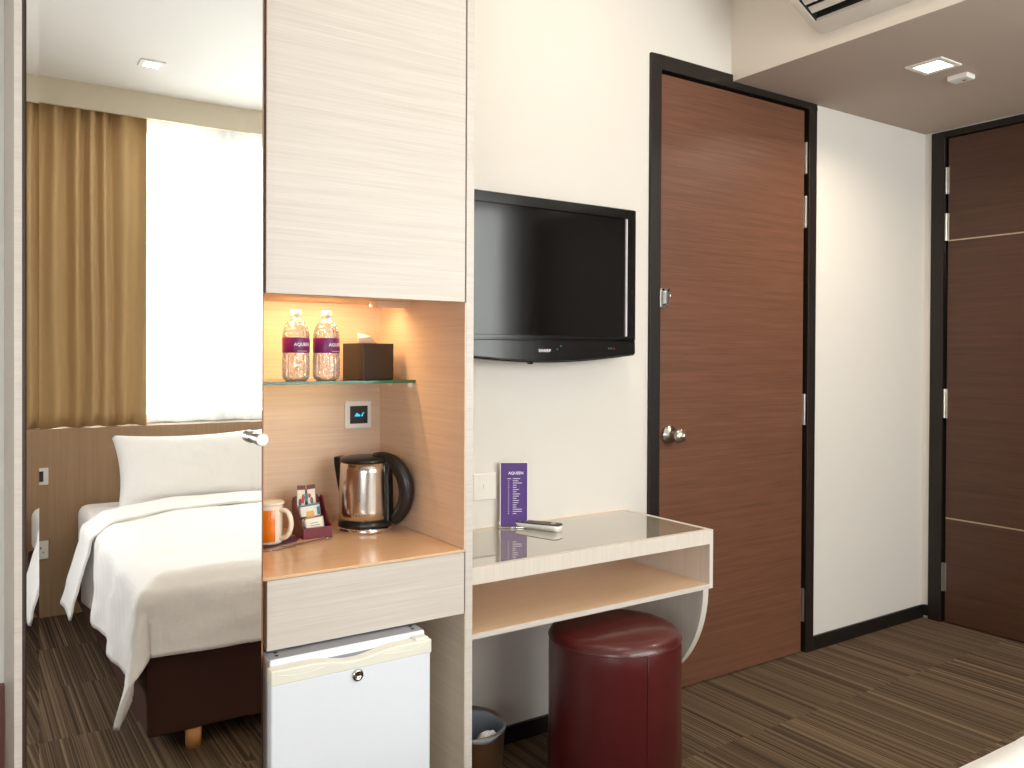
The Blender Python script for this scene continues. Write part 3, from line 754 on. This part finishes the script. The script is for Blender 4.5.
# ------------------------------------------------------------------ waste bin
bn = thing('waste_bin', 'round bronze metal waste bin with dark liner under the desk', 'bin', (1.243, 2.085, 0))
c_ = (1.243, 2.085, 0)
link('bin_body', MB().lathe([(0, .0), (.098, 0), (.100, .004), (.1155, .226), (.1175, .229), (.1175, .232), (.1135, .232), (.098, .006), (0, .006)], c_, 48, cap=False), 'bin', bn)
def liner(u, v):
    a = 2*PI*u; r = .112-.018*v+.003*math.sin(a*7+v*5)*v
    z = .2325-.14*v
    if v == 0: r, z = .1185, .222+.005*math.sin(5*a)
    elif v < .12: r, z = .1155, .2345
    return (c_[0]+r*math.cos(a), c_[1]+r*math.sin(a), z)
link('bin_liner', MB().grid(liner, 60, 10), 'liner', bn, solid=.0006)
pw = MB(); vs = []
for j in range(7):
    for i in range(12):
        th_, ph = 2*PI*i/12, PI*j/6
        rr = .032*(1+.28*noise.noise(Vector((i*.9, j*1.3, 2))))
        vs.append((1.275+rr*math.sin(ph)*math.cos(th_), 2.012+rr*math.sin(ph)*math.sin(th_)*.7, .205+rr*.7*math.cos(ph)))
pw.add(vs, [(j*12+i, j*12+(i+1) % 12, (j+1)*12+(i+1) % 12, (j+1)*12+i) for j in range(6) for i in range(12)])
tag(link('crumpled_paper', pw, 'paperwhite'), 'crumpled white paper inside the waste bin', 'paper')

# ------------------------------------------------------------------ air conditioner
ac = thing('air_conditioner', 'cream wall air conditioner with open louvre on the bulkhead side', 'air conditioner', (2.53, 1.5, 2.47))
AY0, AY1 = 1.08, 1.905
prof = [(2.629, 2.472), (2.600, 2.474), (2.570, 2.482), (2.552, 2.489)]
slot = [(2.560, 2.535), (2.50, 2.575)]
prof2 = [(2.452, 2.541), (2.441, 2.549), (2.415, 2.585), (2.403, 2.63), (2.402, 2.70), (2.415, 2.735), (2.44, 2.752), (2.629, 2.757)]
link('housing', MB().prism(prof+slot+prof2, AY0+.03, AY1-.03), 'ac', ac)
link('end_cap', MB().prism(prof+prof2, AY1-.03, AY1), 'ac', ac, bevel=.002)
link('end_cap', MB().prism(prof+prof2, AY0, AY0+.03), 'ac', ac, bevel=.002)
link('outlet_recess', MB().add([(x, y, z) for (x, z) in ((2.5525, 2.4905), (2.559, 2.533), (2.501, 2.5735), (2.4525, 2.5425)) for y in (AY0+.031, AY1-.031)],
     [(0, 1, 3, 2), (2, 3, 5, 4), (4, 5, 7, 6), (0, 2, 4, 6), (1, 7, 5, 3)]), 'acdark', ac)
for (x, z) in ((2.474, 2.5355), (2.512, 2.5160)):
    link('louvre_blade', MB().prism([(x-.013, z+.010), (x+.009, z-.006), (x+.010, z-.004), (x-.012, z+.012)], AY0+.036, AY1-.036), 'ac', ac)
for k in range(14):
    y = AY0+.08+k*.052
    link('air_fin', B(2.50, 2.54, y, y+.0015, 2.525, 2.545), 'acdark', ac)

# ------------------------------------------------------------------ recessed lights
def downlight(x, y, z, label, warm, power, s=.065, spread=150, angle=0):
    t = thing('ceiling_light', label, 'light', (x, y, z), angle)
    link('frame', MB().box(-s-.02, s+.02, -s-.02, -s, -.006, 0).box(-s-.02, s+.02, s, s+.02, -.006, 0).box(-s-.02, -s, -s, s, -.006, 0).box(s, s+.02, -s, s, -.006, 0), 'white', t, world=False, bevel=.001)
    link('diffuser', B(-s, s, -s, s, -.003, -.001), 'led', t, world=False)
    ld = bpy.data.lights.new('lamp', 'AREA'); ld.size = s*1.9; ld.energy = power; ld.color = warm; ld.spread = R(spread)
    lo = bpy.data.objects.new('lamp', ld); COL.objects.link(lo); lo.location = (0, 0, -.008); lo.parent = t
    return t
downlight(3.115, 1.765, ZB, 'square recessed ceiling light glowing in the lowered ceiling by entrance', (1, .86, .68), 9, s=.052)
downlight(.785, -.605, ZC, 'square recessed ceiling light above the bed near the curtain', (1, .96, .9), 3, s=.034)
sm = thing('smoke_detector', 'small white rectangular detector beside the recessed light by the entrance', 'detector', (3.315, 1.765, ZB-.022))
link('cover', B(3.283, 3.347, 1.725, 1.805, ZB-.020, ZB), 'white', sm, bevel=.004)
link('sensor', MB().lathe([(0, ZB-.023), (.006, ZB-.023), (.007, ZB-.0198)], (3.32, 1.755, 0), 12), 'greyprint', sm)
for i, (x, y) in enumerate(((1.75, 1.72), (1.1, .95))):  # two downlights added out of view for a warm glow
    downlight(x, y, ZH, ['square recessed light in the high ceiling in front of the television', 'square recessed light in the high ceiling near the bed foot'][i], (1, .84, .62), [5, 3][i], s=.05)

# ------------------------------------------------------------------ bed
bed = thing('bed', 'bed with dark brown base, wooden legs and white mattress', 'bed', (1.26, -.06, 0))
BX0, BX1, BY0, BY1 = .50, 2.02, -1.06, .74
vb = MB()
vs = []
for (z, dx, dy) in ((.062, .025, .0), (.2, .02, .004), (.34, .015, .004)):
    vs += [(BX0+dx, BY0, z), (BX1-dx, BY0, z), (BX1-dx, BY1-.006+dy, z), (BX0+dx, BY1-.006+dy, z)]
fs = [(3, 2, 1, 0), (8, 9, 10, 11)]+[(i*4+k, i*4+(k+1) % 4, (i+1)*4+(k+1) % 4, (i+1)*4+k) for i in range(2) for k in range(4)]
link('base', vb.add(vs, fs), 'bedbase', bed, bevel=.012, seg=3)
for x in (.67, 1.86):
    for y in (-.95, .715): link('leg', MB().lathe([(.0245, 0), (.026, .065)], (x, y, 0), 24), 'leg', bed)
mt = link('mattress', B(BX0+.025, BX1-.025, BY0, BY1-.01, .341, .552), 'sheet', bed, bevel=.045, seg=5)
for p in mt.data.polygons: p.use_smooth = True

def wr_(x, y, s=1.0, sc=3.5, seed=0):
    return s*(noise.noise(Vector((x*sc, y*sc, seed)))*.6+noise.noise(Vector((x*sc*2.3, y*sc*2.3, seed+5)))*.3)
def drape(x, y, ztop, edge_r=.07, flare=.16, xl=BX0+.012, xr=BX1+.005, yf=BY1+.043, ripple=.012, seed=0):
    """lay a cloth point (x, y flat coordinates) over the mattress block"""
    a = (xl-x) if x < xl else ((x-xr) if x > xr else 0); sx = -1 if x < xl else 1
    b = (y-yf) if y > yf else 0
    cx, cy = min(max(x, xl), xr), min(y, yf)
    # soft shoulder
    d = math.hypot(a, b)
    if d == 0:
        e = min(x-xl, xr-x, yf-y)
        drop = .035*max(0, 1-e/edge_r)**2
        return (x, y, ztop-drop+wr_(x, y, .010, 5, seed))
    ux, uy = (a/d)*sx, b/d
    ang = math.atan2(b, a)
    arc_ = edge_r*1.1
    if d < arc_:
        t = d/arc_; out = .022*math.sin(t*PI/2); dz = .035+.055*(1-math.cos(t*PI/2))
    else:
        out = .022+(d-arc_)*(flare*(.35+1.7*math.sin(2*ang)**2) if a and b else flare*.35); dz = .09+(d-arc_)*.98
    rip = ripple*math.sin((x*0 + (y if a else x))*17+seed)*min(1, d/.15)+wr_(x, y, .014, 7, seed+3)*min(1, d/.1)
    return (cx+ux*(out+rip), cy+uy*(out+rip), ztop-dz)
DX_L, DX_R, DY_H, DY_F = BX0-.33, BX1+.30, -.52, BY1+.275
def head_dip(x):
    t = min(1, max(0, (BX0+.42-x)/.42)); return .2*t*t*(3-2*t)
def duv(u, v):
    x = DX_L+(DX_R-DX_L)*u; y0_ = DY_H+head_dip(x); y = y0_+(DY_F-y0_)*v
    if x < BX0: 
        # side hem rises toward the head
        k = (BX0-x)/.33; x = BX0-k*(.31+.03*v)
    p = drape(x, y, .590, seed=1)
    return (p[0], p[1], max(.10, p[2]))
dv = link('duvet', MB().grid(duv, 120, 100), 'duvet', None, solid=.018, recalc=True)
tag(dv, 'white striped duvet draped over the bed, hanging down at its corner', 'duvet')
def fold(u, v):
    x = BX0-.35+(BX1+.3-BX0+.35)*u
    y = -.67+.30*v+head_dip(x)
    p = drape(x, y, .596, seed=4, ripple=.006, flare=.7)
    puff = .012*math.sin(PI*min(1, max(0, v)))**.6
    if x < BX0: return (p[0]-.016-puff*.8, p[1], p[2])
    return (p[0], p[1], p[2]+puff+.006)
fo = link('folded_edge', MB().grid(fold, 110, 16), 'sheet', dv, solid=.008)

# pillow
pc = (1.015, -.845, .548)
pl = thing('pillow', 'plump white pillow leaning against the wood panelling at bed head', 'pillow', pc)
PWd, PH = .72, .40
def pil(sgn):
    def f(u, v):
        a, b = u*2-1, v*2-1
        px = 1-.05*b*b*(1 if abs(a) > 0 else 0); 
        x = a*PWd/2*(1-.075*(1-b*b)); z = b*PH/2*(1-.11*(1-a*a))
        t = (max(0, 1-a**4)*max(0, 1-b**4))**.55
        th_ = .085*t + .006*noise.noise(Vector((a*3, b*3, sgn*4)))*t
        y = sgn*th_
        lean = R(28)
        zz_ = z+PH/2*.93
        return (x, y*math.cos(lean)-zz_*math.sin(lean)*1.0+.12, zz_*math.cos(lean)+y*math.sin(lean)*.6+.012)
    return f
pm = MB().grid(pil(1), 36, 24); g2 = MB().grid(pil(-1), 36, 24); pm.add(g2.v, g2.f, 0, True)
link('pillowcase', pm, 'sheet', pl, world=False)

# ------------------------------------------------------------------ curtains
CN = 9.5
def cur(u, v):
    z = .928+(2.645-.928)*v
    x = .10+(.858-.10)*u
    ph = u*2*PI*CN
    f = .5+.5*noise.noise(Vector((u*7, v*1.2, 3)))
    amp = .030+.018*noise.noise(Vector((u*5, 0, 1)))
    y = -1.150+amp*math.sin(ph+3.2*noise.noise(Vector((u*4.5, v*1.1, 9))))*(.65+.35*v)+.012*math.sin(u*2*PI*3.3+v)
    x += .022*noise.noise(Vector((u*6, v*2, 7)))*(1-v)
    return (x, min(y, -1.114), z+.004*math.sin(ph*.5)*(1-v))
tag(link('curtain', MB().grid(cur, 340, 24), 'curtain', solid=.002), 'gold brown pleated curtain hanging beside the white sheer curtain', 'curtain')
def shr(u, v):
    x = .84+(3.98-.84)*u; z = .936+(2.645-.936)*v
    ph = x*2*PI*11
    y = -1.185+.012*math.sin(ph+2*noise.noise(Vector((x*3, v*.8, 2))))+.008*math.sin(x*19)
    return (x, y, z+.003*math.sin(ph*.5)*(1-v))
tag(link('sheer_curtain', MB().grid(shr, 620, 10), 'sheer', recalc=False), 'white translucent sheer curtain covering the bright window', 'curtain')

# panel sockets seen in the mirror
for (nm, lab, x0, x1, z0, z1, dark) in (('light_switch', 'small switch plate with dark centre on panelling left of the pillow', .335, .402, .655, .738, True),
                              ('wall_socket', 'plain white socket plate low on the panelling left of the bed', .335, .402, .290, .378, False)):
    t = thing(nm, lab, 'switch' if dark else 'socket', ((x0+x1)/2, YB, z0))
    link('plate', B(x0, x1, YB, YB+.008, z0, z1), 'white', t, bevel=.002)
    if dark: link('dark_insert', B(x0+.020, x1-.022, YB+.007, YB+.010, z0+.016, z1-.016), 'lcd', t)
    else: link('socket_hole', MB().box(x0+.03, x0+.037, YB+.007, YB+.009, z0+.05, z0+.06).box(x0+.02, x0+.026, YB+.007, YB+.009, z0+.03, z0+.036).box(x0+.042, x0+.048, YB+.007, YB+.009, z0+.03, z0+.036), 'greyprint', t)

# ------------------------------------------------------------------ lights
def area(name, loc, rot, sx, sy, e, col=(1, 1, 1), spread=180):
    l = bpy.data.lights.new(name, 'AREA'); l.shape = 'RECTANGLE'; l.size = sx; l.size_y = sy; l.energy = e; l.color = col; l.spread = R(spread)
    o = bpy.data.objects.new(name, l); COL.objects.link(o); o.location = loc; o.rotation_euler = rot
    return o
area('daylight', (2.0, -1.6, 1.75), (R(90), 0, 0), 4.2, 2.0, 385, (1, .99, .975))   # faces +Y, outside the window
area('photographer_soft_light', (-.55, -.35, 1.15), (R(84), 0, R(-38)), .9, .7, 22, (.93, .96, 1))  # added fill lamp beside the camera, lifts the shadows under the desk
area('photographer_bounce_light', (2.3, .15, 1.9), (R(180), 0, 0), 1.0, 1.0, 12, (1, .98, .95))  # added upward fill lamp, brightens the ceiling and the bed foot
area('niche_strip_light', (.82, 2.2, 1.447), (R(12), 0, 0), .42, .03, 2.4, (1, .62, .28))
w = bpy.data.worlds.new('sky'); SC.world = w; w.use_nodes = True
bg = w.node_tree.nodes['Background']; bg.inputs[0].default_value = (1, 1, 1, 1); bg.inputs[1].default_value = 1.5

# ------------------------------------------------------------------ camera
cam = bpy.data.cameras.new('camera'); co = bpy.data.objects.new('camera', cam); COL.objects.link(co)
F = 836.77
cam.sensor_fit = 'HORIZONTAL'; cam.sensor_width = 36; cam.lens = F*36/1024
yaw, pitch, roll = R(33.889), R(-.4847), R(.265)
cam.shift_y = -(-21.22)/1024*-1*-1 if False else (-21.22)/1024
from mathutils import Matrix
cy, sy, cp, sp_, cr_, sr_ = math.cos(yaw), math.sin(yaw), math.cos(pitch), math.sin(pitch), math.cos(roll), math.sin(roll)
fw = Vector((sy*cp, cy*cp, sp_)); rt = Vector((cy, -sy, 0)); up = rt.cross(fw)
rt2 = rt*cr_+up*sr_; up2 = -rt*sr_+up*cr_
mtx = Matrix((rt2, up2, -fw)).transposed().to_4x4(); mtx.translation = Vector((0, 0, 1.30))
co.matrix_world = mtx
cam.clip_start = .02
SC.camera = co

SC.view_settings.view_transform = 'Standard'
SC.view_settings.look = 'None'
SC.view_settings.exposure = -.22
SC.view_settings.gamma = 1.03
SC.cycles.use_denoising = True
SC.cycles.max_bounces = 10
SC.cycles.diffuse_bounces = 5
SC.cycles.transparent_max_bounces = 16
SC.cycles.sample_clamp_indirect = 6
